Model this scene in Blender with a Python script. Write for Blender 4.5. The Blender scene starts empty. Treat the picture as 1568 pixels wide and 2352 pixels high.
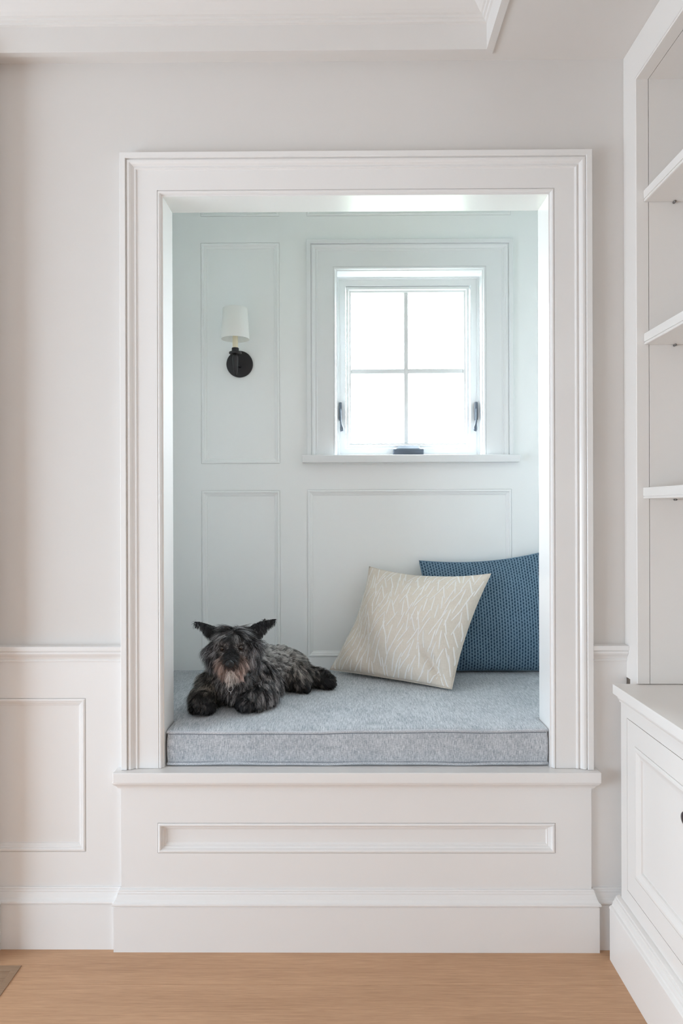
import bpy, bmesh, math, random
import numpy as np
from mathutils import Vector, Matrix, kdtree

random.seed(7)
np.random.seed(7)
SC = bpy.context.scene
COL = SC.collection

# ------------------------------------------------------------------ camera
CAM_Y, CAM_Z = -2.11, 1.345
cd = bpy.data.cameras.new('camera')
cd.sensor_fit = 'VERTICAL'
cd.sensor_height = 36.0
cd.lens = 24.0
cd.shift_y = -8.0 / 2352.0
cd.clip_start = 0.02
cam = bpy.data.objects.new('camera', cd)
COL.objects.link(cam)
cam.matrix_world = (Matrix.Translation((0, CAM_Y, CAM_Z)) @ Matrix.Rotation(math.radians(0.4), 4, 'Z')
                    @ Matrix.Rotation(math.radians(90), 4, 'X') @ Matrix.Rotation(math.radians(-0.17), 4, 'Z'))
SC.camera = cam

# ------------------------------------------------------------------ world and light
W = bpy.data.worlds.new('overcast_sky')
SC.world = W
W.use_nodes = True
bg = W.node_tree.nodes['Background']
bg.inputs[0].default_value = (0.865, 0.945, 1.03, 1)
bg.inputs[1].default_value = 25.5


def portal(name, loc, rot, sx, sy):
    l = bpy.data.lights.new(name, 'AREA')
    l.shape = 'RECTANGLE'
    l.size, l.size_y = sx, sy
    l.cycles.is_portal = True
    o = bpy.data.objects.new(name, l)
    o.location = loc
    o.rotation_euler = rot
    COL.objects.link(o)
    return o


R90 = math.pi / 2
# openings of the room towards daylight (area light looks down its -Z)
portal('niche_window_portal', (0.264, 0.93, 1.95), (-R90, 0, 0), 0.52, 0.68)
portal('left_window_portal', (-3.505, -1.90, 0.98), (0, -R90, 0), 1.56, 2.6)

SC.view_settings.view_transform = 'Standard'
SC.view_settings.look = 'None'
SC.view_settings.exposure = 0.45
SC.view_settings.gamma = 1.0
SC.view_settings.use_curve_mapping = False
SC.cycles.max_bounces = 16
SC.cycles.diffuse_bounces = 10
SC.cycles.transparent_max_bounces = 12

# ------------------------------------------------------------------ materials


def mat(name, col, rough=0.5, spec=0.5, metallic=0.0):
    m = bpy.data.materials.new(name)
    m.use_nodes = True
    b = m.node_tree.nodes['Principled BSDF']
    b.inputs['Base Color'].default_value = (*col, 1)
    b.inputs['Roughness'].default_value = rough
    b.inputs['Specular IOR Level'].default_value = spec
    b.inputs['Metallic'].default_value = metallic
    return m


def nodes(m):
    t = m.node_tree
    return t.nodes, t.links, t.nodes['Principled BSDF']


def paint(name, col, rough, bump=0.02, scale=260.0, spec=0.5):
    m = mat(name, col, rough, spec)
    N, L, B = nodes(m)
    tc = N.new('ShaderNodeTexCoord')
    nz = N.new('ShaderNodeTexNoise')
    nz.inputs['Scale'].default_value = scale
    nz.inputs['Detail'].default_value = 3
    L.new(tc.outputs['Object'], nz.inputs['Vector'])
    bp = N.new('ShaderNodeBump')
    bp.inputs['Strength'].default_value = bump
    bp.inputs['Distance'].default_value = 0.002
    L.new(nz.outputs[0], bp.inputs['Height'])
    L.new(bp.outputs[0], B.inputs['Normal'])
    return m


M_WALL = paint('wall_paint', (0.71, 0.685, 0.66), 0.55, 0.06)
M_CEIL = paint('ceiling_paint', (0.74, 0.715, 0.69), 0.6, 0.05)
M_TRIM = paint('trim_paint', (0.83, 0.815, 0.80), 0.22, 0.015, 120)
M_NICHE_LIT = paint('niche_daylit_paint', (0.895, 0.918, 0.918), 0.30, 0.015, 120)  # trim white made cooler and lighter: window light put into the colour
M_CAB = paint('cabinet_paint', (0.80, 0.77, 0.74), 0.32, 0.015, 120)
M_WIN = paint('window_paint', (0.80, 0.82, 0.83), 0.25, 0.01, 120)
M_BRONZE = mat('dark_bronze', (0.022, 0.020, 0.022), 0.42, 0.5, 0.3)
M_HW = mat('grey_hardware', (0.10, 0.12, 0.15), 0.35, 0.5, 0.2)
M_KNOB = mat('knob_bronze', (0.05, 0.03, 0.035), 0.3, 0.5, 0.5)
M_STEEL = mat('steel', (0.55, 0.55, 0.56), 0.25, 0.5, 1.0)
M_SLEEVE = mat('cream_sleeve', (0.78, 0.70, 0.52), 0.45)
M_EXT = mat('exterior_board', (0.5, 0.5, 0.5), 0.8)
M_PINMET = mat('pin_metal', (0.22, 0.21, 0.20), 0.4, 0.5, 0.6)


def m_glass():
    m = bpy.data.materials.new('window_glass')
    m.use_nodes = True
    t = m.node_tree
    t.nodes.clear()
    out = t.nodes.new('ShaderNodeOutputMaterial')
    mx = t.nodes.new('ShaderNodeMixShader')
    tr = t.nodes.new('ShaderNodeBsdfTransparent')
    tr.inputs[0].default_value = (0.97, 0.985, 0.98, 1)
    gl = t.nodes.new('ShaderNodeBsdfGlossy')
    gl.inputs['Roughness'].default_value = 0.0
    fr = t.nodes.new('ShaderNodeFresnel')
    ge = t.nodes.new('ShaderNodeNewGeometry')
    io = t.nodes.new('ShaderNodeMath'); io.operation = 'MULTIPLY_ADD'   # thin pane: same reflection from both faces
    io.inputs[1].default_value = 1 / 1.45 - 1.45
    io.inputs[2].default_value = 1.45
    t.links.new(ge.outputs['Backfacing'], io.inputs[0])
    t.links.new(io.outputs[0], fr.inputs[0])
    t.links.new(fr.outputs[0], mx.inputs[0])
    t.links.new(tr.outputs[0], mx.inputs[1])
    t.links.new(gl.outputs[0], mx.inputs[2])
    t.links.new(mx.outputs[0], out.inputs[0])
    return m


M_GLASS = m_glass()


def m_shade():
    m = mat('linen_shade', (0.94, 0.94, 0.92), 0.8, 0.2)
    N, L, B = nodes(m)
    tr = N.new('ShaderNodeBsdfTranslucent')
    tr.inputs[0].default_value = (0.95, 0.95, 0.93, 1)
    mx = N.new('ShaderNodeMixShader')
    mx.inputs[0].default_value = 0.35
    out = N['Material Output']
    L.new(B.outputs[0], mx.inputs[1])
    L.new(tr.outputs[0], mx.inputs[2])
    L.new(mx.outputs[0], out.inputs[0])
    return m


M_SHADE = m_shade()


def m_wood(name, c1, c2, rough=0.42):
    m = mat(name, c1, rough, 0.4)
    N, L, B = nodes(m)
    tc = N.new('ShaderNodeTexCoord')
    oi = N.new('ShaderNodeObjectInfo')
    add = N.new('ShaderNodeVectorMath')
    add.operation = 'MULTIPLY_ADD'
    L.new(oi.outputs['Random'], add.inputs[0])
    add.inputs[1].default_value = (37.0, 11.0, 5.0)
    L.new(tc.outputs['Object'], add.inputs[2])
    mp = N.new('ShaderNodeMapping')
    mp.inputs['Scale'].default_value = (3.0, 95.0, 60.0)
    L.new(add.outputs[0], mp.inputs['Vector'])
    n1 = N.new('ShaderNodeTexNoise')
    n1.inputs['Scale'].default_value = 2.2
    n1.inputs['Detail'].default_value = 7
    n1.inputs['Roughness'].default_value = 0.65
    n1.inputs['Distortion'].default_value = 0.6
    L.new(mp.outputs[0], n1.inputs['Vector'])
    mp2 = N.new('ShaderNodeMapping')
    mp2.inputs['Scale'].default_value = (14.0, 420.0, 300.0)
    L.new(add.outputs[0], mp2.inputs['Vector'])
    n2 = N.new('ShaderNodeTexNoise')
    n2.inputs['Scale'].default_value = 1.6
    n2.inputs['Detail'].default_value = 4
    L.new(mp2.outputs[0], n2.inputs['Vector'])
    mp3 = N.new('ShaderNodeMapping')
    mp3.inputs['Scale'].default_value = (1.5, 9.0, 9.0)
    L.new(add.outputs[0], mp3.inputs['Vector'])
    n3 = N.new('ShaderNodeTexNoise')
    n3.inputs['Scale'].default_value = 1.3
    L.new(mp3.outputs[0], n3.inputs['Vector'])
    a = N.new('ShaderNodeMath'); a.operation = 'MULTIPLY_ADD'
    L.new(n1.outputs[0], a.inputs[0]); a.inputs[1].default_value = 0.55
    b = N.new('ShaderNodeMath'); b.operation = 'MULTIPLY_ADD'
    L.new(n2.outputs[0], b.inputs[0]); b.inputs[1].default_value = 0.35
    c = N.new('ShaderNodeMath'); c.operation = 'MULTIPLY'
    L.new(n3.outputs[0], c.inputs[0]); c.inputs[1].default_value = 0.30
    L.new(c.outputs[0], b.inputs[2]); L.new(b.outputs[0], a.inputs[2])
    rmp = N.new('ShaderNodeValToRGB')
    rmp.color_ramp.elements[0].position = 0.38
    rmp.color_ramp.elements[0].color = (*c2, 1)
    rmp.color_ramp.elements[1].position = 0.72
    rmp.color_ramp.elements[1].color = (*c1, 1)
    L.new(a.outputs[0], rmp.inputs[0])
    L.new(rmp.outputs[0], B.inputs['Base Color'])
    bp = N.new('ShaderNodeBump')
    bp.inputs['Strength'].default_value = 0.12
    bp.inputs['Distance'].default_value = 0.001
    L.new(n2.outputs[0], bp.inputs['Height'])
    L.new(bp.outputs[0], B.inputs['Normal'])
    return m


M_OAK = m_wood('oak_plank', (0.61, 0.37, 0.22), (0.41, 0.232, 0.13))
M_REG = m_wood('register_wood', (0.36, 0.24, 0.155), (0.23, 0.145, 0.09))


def m_weave(name, light, dark, sx=(720, 70, 70), sy=(90, 620, 620), k=0.5, bump=0.5):
    """heathered woven cloth: long streaks in the warp direction and finer ones across"""
    m = mat(name, light, 0.9, 0.15)
    N, L, B = nodes(m)
    tc = N.new('ShaderNodeTexCoord')
    outs = []
    for s in (sx, sy):
        mp = N.new('ShaderNodeMapping')
        mp.inputs['Scale'].default_value = s
        L.new(tc.outputs['Object'], mp.inputs['Vector'])
        n = N.new('ShaderNodeTexNoise')
        n.inputs['Scale'].default_value = 1.0
        n.inputs['Detail'].default_value = 2.5
        n.inputs['Roughness'].default_value = 0.6
        L.new(mp.outputs[0], n.inputs['Vector'])
        outs.append(n)
    big = N.new('ShaderNodeTexNoise')
    big.inputs['Scale'].default_value = 9.0
    L.new(tc.outputs['Object'], big.inputs['Vector'])
    a = N.new('ShaderNodeMath'); a.operation = 'MULTIPLY_ADD'
    L.new(outs[0].outputs[0], a.inputs[0]); a.inputs[1].default_value = 0.6
    b = N.new('ShaderNodeMath'); b.operation = 'MULTIPLY_ADD'
    L.new(outs[1].outputs[0], b.inputs[0]); b.inputs[1].default_value = 0.4
    c = N.new('ShaderNodeMath'); c.operation = 'MULTIPLY_ADD'
    L.new(big.outputs[0], c.inputs[0]); c.inputs[1].default_value = 0.16; c.inputs[2].default_value = -0.08
    L.new(c.outputs[0], b.inputs[2]); L.new(b.outputs[0], a.inputs[2])
    r = N.new('ShaderNodeValToRGB')
    r.color_ramp.elements[0].position = 0.34
    r.color_ramp.elements[0].color = (*dark, 1)
    r.color_ramp.elements[1].position = 0.64
    r.color_ramp.elements[1].color = (*light, 1)
    L.new(a.outputs[0], r.inputs[0])
    L.new(r.outputs[0], B.inputs['Base Color'])
    bp = N.new('ShaderNodeBump')
    bp.inputs['Strength'].default_value = bump
    bp.inputs['Distance'].default_value = 0.0012
    L.new(a.outputs[0], bp.inputs['Height'])
    L.new(bp.outputs[0], B.inputs['Normal'])
    B.inputs['Sheen Weight'].default_value = 0.15
    return m


M_CUSH = m_weave('heathered_blue_grey_cloth', (0.645, 0.67, 0.695), (0.225, 0.258, 0.295), (430, 34, 60), (160, 560, 620))
M_LINEN = m_weave('oatmeal_linen', (0.80, 0.735, 0.65), (0.66, 0.59, 0.505), (900, 60, 60), (60, 60, 900), bump=0.3)
M_STITCH = m_weave('cream_stitch', (0.93, 0.915, 0.89), (0.85, 0.83, 0.80), bump=0.3)


def m_knit():
    m = mat('blue_knit', (0.1, 0.2, 0.3), 0.95, 0.1)
    N, L, B = nodes(m)
    uv = N.new('ShaderNodeUVMap')
    sp = N.new('ShaderNodeSeparateXYZ')
    L.new(uv.outputs[0], sp.inputs[0])

    def math_(op, a, b=None, c=None):
        n = N.new('ShaderNodeMath'); n.operation = op
        for i, v in enumerate((a, b, c)):
            if v is None: continue
            if isinstance(v, (int, float)): n.inputs[i].default_value = v
            else: L.new(v, n.inputs[i])
        return n.outputs[0]
    wob = N.new('ShaderNodeTexNoise'); wob.inputs['Scale'].default_value = 60
    L.new(uv.outputs[0], wob.inputs['Vector'])
    wb = math_('MULTIPLY_ADD', wob.outputs[0], 0.5, -0.25)
    cu = math_('MULTIPLY_ADD', sp.outputs[0], 50.0, wb)
    fu = math_('FRACT', cu)
    fl = math_('FLOOR', cu)
    par = math_('MULTIPLY', fl, 0.5)
    cv = math_('ADD', math_('MULTIPLY_ADD', sp.outputs[1], 35.0, wb), par)
    fv = math_('FRACT', cv)
    du = math_('ABSOLUTE', math_('SUBTRACT', fu, 0.5))
    dv = math_('ABSOLUTE', math_('SUBTRACT', fv, 0.5))
    su = math_('SUBTRACT', 1.0, math_('SMOOTH_MIN', 1.0, math_('DIVIDE', du, 0.36), 0.1))
    sv = math_('SUBTRACT', 1.0, math_('SMOOTH_MIN', 1.0, math_('DIVIDE', dv, 0.48), 0.1))
    d = math_('MULTIPLY', su, sv)
    nz = N.new('ShaderNodeTexNoise'); nz.inputs['Scale'].default_value = 190; nz.inputs['Detail'].default_value = 3
    L.new(uv.outputs[0], nz.inputs['Vector'])
    rib = math_('MULTIPLY', su, 0.30)
    e = math_('ADD', math_('MULTIPLY_ADD', d, 1.55, rib), math_('MULTIPLY_ADD', nz.outputs[0], 1.7, -0.85))
    r = N.new('ShaderNodeValToRGB')
    r.color_ramp.elements[0].position = 0.05
    r.color_ramp.elements[0].color = (0.190, 0.295, 0.390, 1)
    r.color_ramp.elements[1].position = 0.95
    r.color_ramp.elements[1].color = (0.026, 0.058, 0.100, 1)
    L.new(e, r.inputs[0])
    L.new(r.outputs[0], B.inputs['Base Color'])
    bp = N.new('ShaderNodeBump'); bp.invert = True
    bp.inputs['Strength'].default_value = 0.6; bp.inputs['Distance'].default_value = 0.003
    L.new(e, bp.inputs['Height']); L.new(bp.outputs[0], B.inputs['Normal'])
    return m


M_KNIT = m_knit()


def m_attr(name, rough=0.55, spec=0.35):
    m = mat(name, (0.1, 0.1, 0.1), rough, spec)
    N, L, B = nodes(m)
    at = N.new('ShaderNodeAttribute'); at.attribute_name = 'Col'
    L.new(at.outputs['Color'], B.inputs['Base Color'])
    return m


M_FUR = m_attr('fur_strands', 0.5, 0.4)
M_SKIN = m_attr('dark_undercoat', 0.8, 0.1)
M_EYE = mat('dark_eye', (0.022, 0.013, 0.008), 0.04, 0.8)
M_NOSE = mat('black_nose', (0.014, 0.014, 0.015), 0.5, 0.35)
M_COLLAR = mat('pale_collar', (0.42, 0.52, 0.56), 0.6)

# ------------------------------------------------------------------ geometry helpers


def link(name, me, m, parent=None):
    o = bpy.data.objects.new(name, me)
    COL.objects.link(o)
    if m is not None and not me.materials:
        me.materials.append(m)
    if parent is not None:
        o.parent = parent
        o.matrix_parent_inverse = parent.matrix_basis.inverted()
    return o


def tag(o, label=None, cat=None, group=None, kind=None):
    if label: o['label'] = label
    if cat: o['category'] = cat
    if group: o['group'] = group
    if kind: o['kind'] = kind
    return o


def empty(name, loc):
    o = bpy.data.objects.new(name, None)
    o.empty_display_size = 0.05
    o.location = loc
    COL.objects.link(o)
    return o


def from_bm(name, bm, m, parent=None, smooth=False, recalc=True):
    if recalc:
        bmesh.ops.recalc_face_normals(bm, faces=bm.faces[:])
    me = bpy.data.meshes.new(name)
    bm.to_mesh(me)
    bm.free()
    if smooth:
        for p in me.polygons: p.use_smooth = True
    return link(name, me, m, parent)


def bm_box(bm, x0, x1, y0, y1, z0, z1, bev=0.0):
    vs = [bm.verts.new((x, y, z)) for z in (z0, z1) for y in (y0, y1) for x in (x0, x1)]
    fs = [(0, 2, 3, 1), (4, 5, 7, 6), (0, 1, 5, 4), (2, 6, 7, 3), (0, 4, 6, 2), (1, 3, 7, 5)]
    faces = [bm.faces.new([vs[i] for i in f]) for f in fs]
    if bev > 0:
        es = list({e for f in faces for e in f.edges})
        bmesh.ops.bevel(bm, geom=es, offset=bev, segments=2, profile=0.6, affect='EDGES', clamp_overlap=True)


def box(name, x0, x1, y0, y1, z0, z1, m, parent=None, bev=0.0):
    bm = bmesh.new()
    bm_box(bm, min(x0, x1), max(x0, x1), min(y0, y1), max(y0, y1), min(z0, z1), max(z0, z1), bev)
    return from_bm(name, bm, m, parent)


# maps (u, v, h) to the world: on a wall that faces the camera, and on one that faces left
def on_back(Y):
    return lambda u, v, h: (u, Y - h, v)


def on_right(X):
    return lambda u, v, h: (X - h, -u, v)


def bm_sheet(bm, f, u0, u1, v0, v1, holes=(), h=0.0):
    us = sorted({u0, u1} | {a for q in holes for a in (q[0], q[1]) if u0 < a < u1})
    vs = sorted({v0, v1} | {a for q in holes for a in (q[2], q[3]) if v0 < a < v1})
    vv = {}

    def V(i, j):
        if (i, j) not in vv: vv[(i, j)] = bm.verts.new(f(us[i], vs[j], h))
        return vv[(i, j)]
    for i in range(len(us) - 1):
        for j in range(len(vs) - 1):
            cu, cv = (us[i] + us[i + 1]) / 2, (vs[j] + vs[j + 1]) / 2
            if any(q[0] < cu < q[1] and q[2] < cv < q[3] for q in holes): continue
            bm.faces.new([V(i, j), V(i + 1, j), V(i + 1, j + 1), V(i, j + 1)])


def slab(name, f, u0, u1, v0, v1, thick, m, holes=(), parent=None):
    """a wall or board with rectangular holes and real thickness (front face at h = 0)"""
    bm = bmesh.new()
    bm_sheet(bm, f, u0, u1, v0, v1, holes, 0.0)
    geo = bmesh.ops.extrude_face_region(bm, geom=bm.faces[:])
    d = Vector(f(0, 0, -thick)) - Vector(f(0, 0, 0))
    bmesh.ops.translate(bm, vec=d, verts=[g for g in geo['geom'] if isinstance(g, bmesh.types.BMVert)])
    return from_bm(name, bm, m, parent)


def frame(name, f, rect, prof, m, parent=None, legs=False):
    """sweeps a profile (inward offset, height) around a rectangle with mitred corners;
    legs=True leaves the bottom open (casing standing on a sill)"""
    u0, u1, v0, v1 = rect
    bm = bmesh.new()
    rings = []
    for o, h in prof:
        if legs:
            c = [(u0 + o, v0), (u0 + o, v1 - o), (u1 - o, v1 - o), (u1 - o, v0)]
        else:
            c = [(u0 + o, v0 + o), (u0 + o, v1 - o), (u1 - o, v1 - o), (u1 - o, v0 + o)]
        rings.append([bm.verts.new(f(a, b, h)) for a, b in c])
    n = 3 if legs else 4
    for a, b in zip(rings[:-1], rings[1:]):
        for k in range(n):
            bm.faces.new([a[k], a[(k + 1) % 4], b[(k + 1) % 4], b[k]])
    if legs:
        for k in (0, 3):
            bm.faces.new([r[k] for r in rings])
    return from_bm(name, bm, m, parent)


def field(name, f, rect, inset, h, m, parent=None, thick=0.004):
    u0, u1, v0, v1 = rect
    return slab(name, lambda u, v, hh: f(u, v, hh + h), u0 + inset, u1 - inset, v0 + inset, v1 - inset, thick, m, (), parent)


def sweep(name, path, prof, m, parent=None, closed=False, flip=False):
    """runs a profile (out, z) along a plan path, out = left of travel (or right with flip), mitred corners"""
    P = [Vector((p[0], p[1])) for p in path]
    n = len(P)
    bm = bmesh.new()
    rows = []
    for i in range(n):
        if closed or 0 < i < n - 1:
            d0 = (P[i] - P[i - 1]).normalized(); d1 = (P[(i + 1) % n] - P[i]).normalized()
        elif i == 0:
            d0 = d1 = (P[1] - P[0]).normalized()
        else:
            d0 = d1 = (P[-1] - P[-2]).normalized()
        n0, n1 = Vector((-d0.y, d0.x)), Vector((-d1.y, d1.x))
        mt = (n0 + n1); mt = mt / max(1e-6, mt.dot(n0))
        if flip: mt = -mt
        rows.append([bm.verts.new((P[i].x + mt.x * o, P[i].y + mt.y * o, z)) for o, z in prof])
    k = len(prof)
    for i in range(n if closed else n - 1):
        a, b = rows[i], rows[(i + 1) % n]
        for j in range(k - 1):
            bm.faces.new([a[j], b[j], b[j + 1], a[j + 1]])
    if not closed:
        bm.faces.new(rows[0]); bm.faces.new(rows[-1])
    return from_bm(name, bm, m, parent)


def lathe(name, prof, centre, m, parent=None, n=40, axis='Z', caps=True):
    """revolves (radius, height); axis Y points the height towards the camera"""
    bm = bmesh.new()
    rows = []
    for r, h in prof:
        row = []
        for k in range(n):
            a = 2 * math.pi * k / n
            if axis == 'Z': p = (r * math.cos(a), r * math.sin(a), h)
            elif axis == 'Y': p = (r * math.cos(a), -h, r * math.sin(a))
            else: p = (-h, r * math.cos(a), r * math.sin(a))
            row.append(bm.verts.new((centre[0] + p[0], centre[1] + p[1], centre[2] + p[2])))
        rows.append(row)
    for a, b in zip(rows[:-1], rows[1:]):
        for k in range(n):
            bm.faces.new([a[k], a[(k + 1) % n], b[(k + 1) % n], b[k]])
    if caps:
        bm.faces.new(rows[0]); bm.faces.new(rows[-1])
    o = from_bm(name, bm, m, parent)
    for p in o.data.polygons: p.use_smooth = len(p.vertices) == 4
    return o


def tube(name, pts, radii, m, parent=None, n=10, closed=False, sq=(1, 1)):
    bm = bmesh.new()
    rows = []
    P = [Vector(p) for p in pts]
    N_ = len(P)
    for i in range(N_):
        if closed: t = (P[(i + 1) % N_] - P[i - 1]).normalized()
        else: t = (P[min(i + 1, N_ - 1)] - P[max(i - 1, 0)]).normalized()
        ref = Vector((0, 0, 1)) if abs(t.z) < 0.9 else Vector((1, 0, 0))
        a = t.cross(ref).normalized(); b = t.cross(a).normalized()
        r = radii[i] if isinstance(radii, (list, tuple)) else radii
        rows.append([bm.verts.new(P[i] + a * (r * sq[0] * math.cos(q)) + b * (r * sq[1] * math.sin(q)))
                     for q in [2 * math.pi * k / n for k in range(n)]])
    for i in range(N_ if closed else N_ - 1):
        a, b = rows[i], rows[(i + 1) % N_]
        for k in range(n):
            bm.faces.new([a[k], a[(k + 1) % n], b[(k + 1) % n], b[k]])
    if not closed:
        bm.faces.new(rows[0]); bm.faces.new(rows[-1])
    return from_bm(name, bm, m, parent, smooth=True)


def S(o, label=None):
    return tag(o, label, None, None, 'structure')


# ------------------------------------------------------------------ room shell
XL, XR, XW = -1.078, 1.26, -3.40   # pilaster by the nook wall, right wall, far left wall
CEIL = 2.727
OX0, OX1, OZ0, OZ1 = -0.562, 0.6225, 0.549, 2.307     # nook opening
NB = 0.80                       # nook back panelling
NX0, NX1, NZ1 = -0.74, 1.27, 2.80
YR = -4.25

# floor: oak planks side by side, running along the nook wall
floor = slab('floor', lambda u, v, h: (u, v, -0.012 + h), XW - 0.10, XR + 0.12, YR, 0.10, 0.05, mat('subfloor', (0.12, 0.07, 0.04), 0.8))
S(floor, 'floor under the oak planks')
PW = 0.1555
pl = bmesh.new()
bm_box(pl, -2.38, 2.38, -PW / 2 + 0.0004, PW / 2 - 0.0004, -0.012, 0.0, 0.0007)
plank_me = None
edge = 0.1285
k = 0
while edge > YR + PW:
    yc = edge - PW / 2
    if plank_me is None:
        o = from_bm('plank', pl, M_OAK, floor)
        plank_me = o.data
    else:
        o = link('plank', plank_me, M_OAK, floor)
    o.location = (-1.06, yc, 0.0)
    edge -= PW
    k += 1

# nook wall (with the opening), left wall with its window, right wall, rear wall with its window
wall_back = slab('wall_back', on_back(0.0), XW - 0.1, XR + 0.1, 0.0, 3.05, 0.10, M_WALL,
                 holes=[(OX0 - 0.02, OX1 + 0.02, 0.0 - 1, OZ1 + 0.02)])
S(wall_back, 'warm white painted wall around the nook opening')
wl = lambda u, v, h: (XW + h, -u, v)
wall_left = slab('wall_left', wl, -0.1, -YR + 0.1, 0.0, 3.05, 0.10, M_WALL, holes=[(0.60, 3.20, 0.20, 1.76)])
S(wall_left, 'far left wall of the room')
S(box('wall_pilaster', XL - 0.10, XL, -0.10, -0.0002, 0.0, CEIL - 0.0005, M_TRIM), 'narrow white wall return left of the wainscot')
wall_right = slab('wall_right', on_right(XR), 0.0, -YR + 0.1, 0.0, 3.05, 0.10, M_WALL)
S(wall_right, 'right wall behind the built-in bookcase')
wall_rear = slab('wall_rear', lambda u, v, h: (u, YR + h, v), XW - 0.1, XR + 0.1, 0.0, 3.05, 0.10, M_WALL)
S(wall_rear, 'wall opposite the nook')

# ceiling with a raised tray
TX1, TY1, TY0 = 0.4257, -0.0607, -3.4
cf = lambda u, v, h: (u, v, CEIL - h)
ceiling = slab('ceiling', cf, XW - 0.1, XR + 0.1, YR - 0.1, 0.1, 0.20, M_CEIL, holes=[(XW + 0.3, TX1, TY0, TY1)])
S(ceiling, 'flat white ceiling border around the tray')
tray = box('tray_top', XW - 0.1, TX1 + 0.2, TY0 - 0.2, TY1 + 0.06, CEIL + 0.205, CEIL + 0.26, M_CEIL, ceiling)
# lip around the tray and the crown inside it (path runs along the nook side, then towards the room)
tp = [(XW + 0.31, TY1 - 0.001), (TX1 - 0.001, TY1 - 0.001), (TX1 - 0.001, TY0)]
lip = sweep('trim_1', tp, [(0.0, CEIL + 0.075), (0.0, CEIL - 0.007), (0.021, CEIL - 0.007), (0.0235, CEIL - 0.0045), (0.0235, CEIL + 0.01)], M_CEIL)
S(lip, 'white lip moulding around the ceiling tray')
crown = sweep('trim_2', tp, [(0.0, CEIL + 0.070), (0.006, CEIL + 0.072), (0.008, CEIL + 0.078), (0.014, CEIL + 0.080), (0.016, CEIL + 0.086),
                             (0.022, CEIL + 0.088), (0.030, CEIL + 0.094), (0.044, CEIL + 0.108), (0.064, CEIL + 0.138), (0.070, CEIL + 0.150),
                             (0.078, CEIL + 0.152), (0.080, CEIL + 0.160), (0.100, CEIL + 0.175), (0.112, CEIL + 0.206), (0.0, CEIL + 0.206)], M_CEIL, flip=True)
S(crown, 'white stepped crown moulding inside the ceiling tray')

# nook shell
S(slab('wall_niche_left', lambda u, v, h: (NX0 + h, u, v), 0.08, 0.95, 0.0, NZ1 + 0.1, 0.06, M_NICHE_LIT), 'left side wall inside the nook')
S(slab('wall_niche_right', lambda u, v, h: (NX1 - h, u, v), 0.08, 0.95, 0.0, NZ1 + 0.1, 0.06, M_NICHE_LIT), 'right side wall inside the nook')
S(slab('ceiling_niche', lambda u, v, h: (u, v, NZ1 - h), NX0 - 0.06, NX1 + 0.06, 0.1, 0.95, 0.08, M_NICHE_LIT), 'ceiling inside the nook')
WX0, WX1, WZ0, WZ1 = -0.0525, 0.594, 1.570, 2.367    # window casing inner edge
outer = slab('wall_exterior', on_back(0.818), NX0 - 0.06, NX1 + 0.06, 0.0, NZ1 + 0.1, 0.11, M_EXT,
             holes=[(WX0 + 0.005, WX1 - 0.005, WZ0 - 0.03, WZ1 - 0.005)])
S(outer, 'outside wall behind the nook panelling')

# panelling on the nook's back wall: framing sheet with recessed panels
PANEL = [(-0.003, -0.0038), (0.0013, -0.0038), (0.0015, 0.0006), (0.005, 0.0022), (0.009, 0.0022), (0.0115, 0.0002),
         (0.0125, -0.0025), (0.0165, -0.003), (0.0195, -0.0055), (0.0235, -0.0065), (0.0245, -0.0088), (0.026, -0.0115)]
rects = [(-0.618, -0.282, 1.537, 2.4805), (-0.618, -0.282, 0.712, 1.4235), (-0.167, 0.704, 0.712, 1.426),
         (-0.618, -0.282, 2.592, 2.72), (-0.167, 0.704, 2.592, 2.72),
         (0.8175, 1.155, 1.537, 2.4805), (0.8175, 1.155, 0.712, 1.4235), (0.8175, 1.155, 2.592, 2.72)]
fb = on_back(NB)
wall_nb = slab('wall_niche_back', fb, NX0, NX1, 0.0, NZ1, 0.017, M_NICHE_LIT, holes=rects + [(WX0 - 0.005, WX1 + 0.005, WZ0 - 0.03, WZ1 + 0.005)])
S(wall_nb, 'pale panelled back wall inside the nook')
for r in rects:
    pn = field('panel', fb, r, 0.020, -0.0092, M_NICHE_LIT, wall_nb)
    frame('panel_moulding', fb, r, PANEL, M_NICHE_LIT, pn)

# jamb boards lining the opening
JB = 0.103
jamb = slab('trim_3', lambda u, v, h: (u, 0.10 - JB - 0.009 + h, v), OX0 - 0.018, OX1 + 0.018, OZ0 - 0.01, OZ1 + 0.018, -0.112 - 0.003, M_TRIM,
            holes=[(OX0, OX1, OZ0 - 1, OZ1)])
S(jamb, 'glossy white jamb boards lining the nook opening')

# casing around the opening
CAS = [(0.0, 0.0), (0.0, 0.034), (0.001, 0.035), (0.0165, 0.035), (0.0175, 0.034), (0.0175, 0.0265), (0.0187, 0.0265), (0.0192, 0.0285), (0.023, 0.031),
       (0.028, 0.031), (0.033, 0.028), (0.037, 0.0235), (0.041, 0.0215), (0.0425, 0.0245), (0.0465, 0.0245), (0.0485, 0.0215), (0.051, 0.0205),
       (0.1105, 0.0205), (0.1105, 0.0170), (0.1118, 0.0170), (0.1122, 0.0195), (0.1150, 0.021), (0.1185, 0.020), (0.1215, 0.016), (0.1225, 0.0125),
       (0.1254, 0.012), (0.1254, 0.0)]
CL0, CR0 = OX0 - 0.1262, OX1 + 0.1262
casing = frame('trim_4', on_back(0.0), (CL0, CR0, OZ0 + 0.001, OZ1 + 0.1262), CAS, M_TRIM, legs=True)
S(casing, 'wide white moulded casing around the nook opening')

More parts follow.
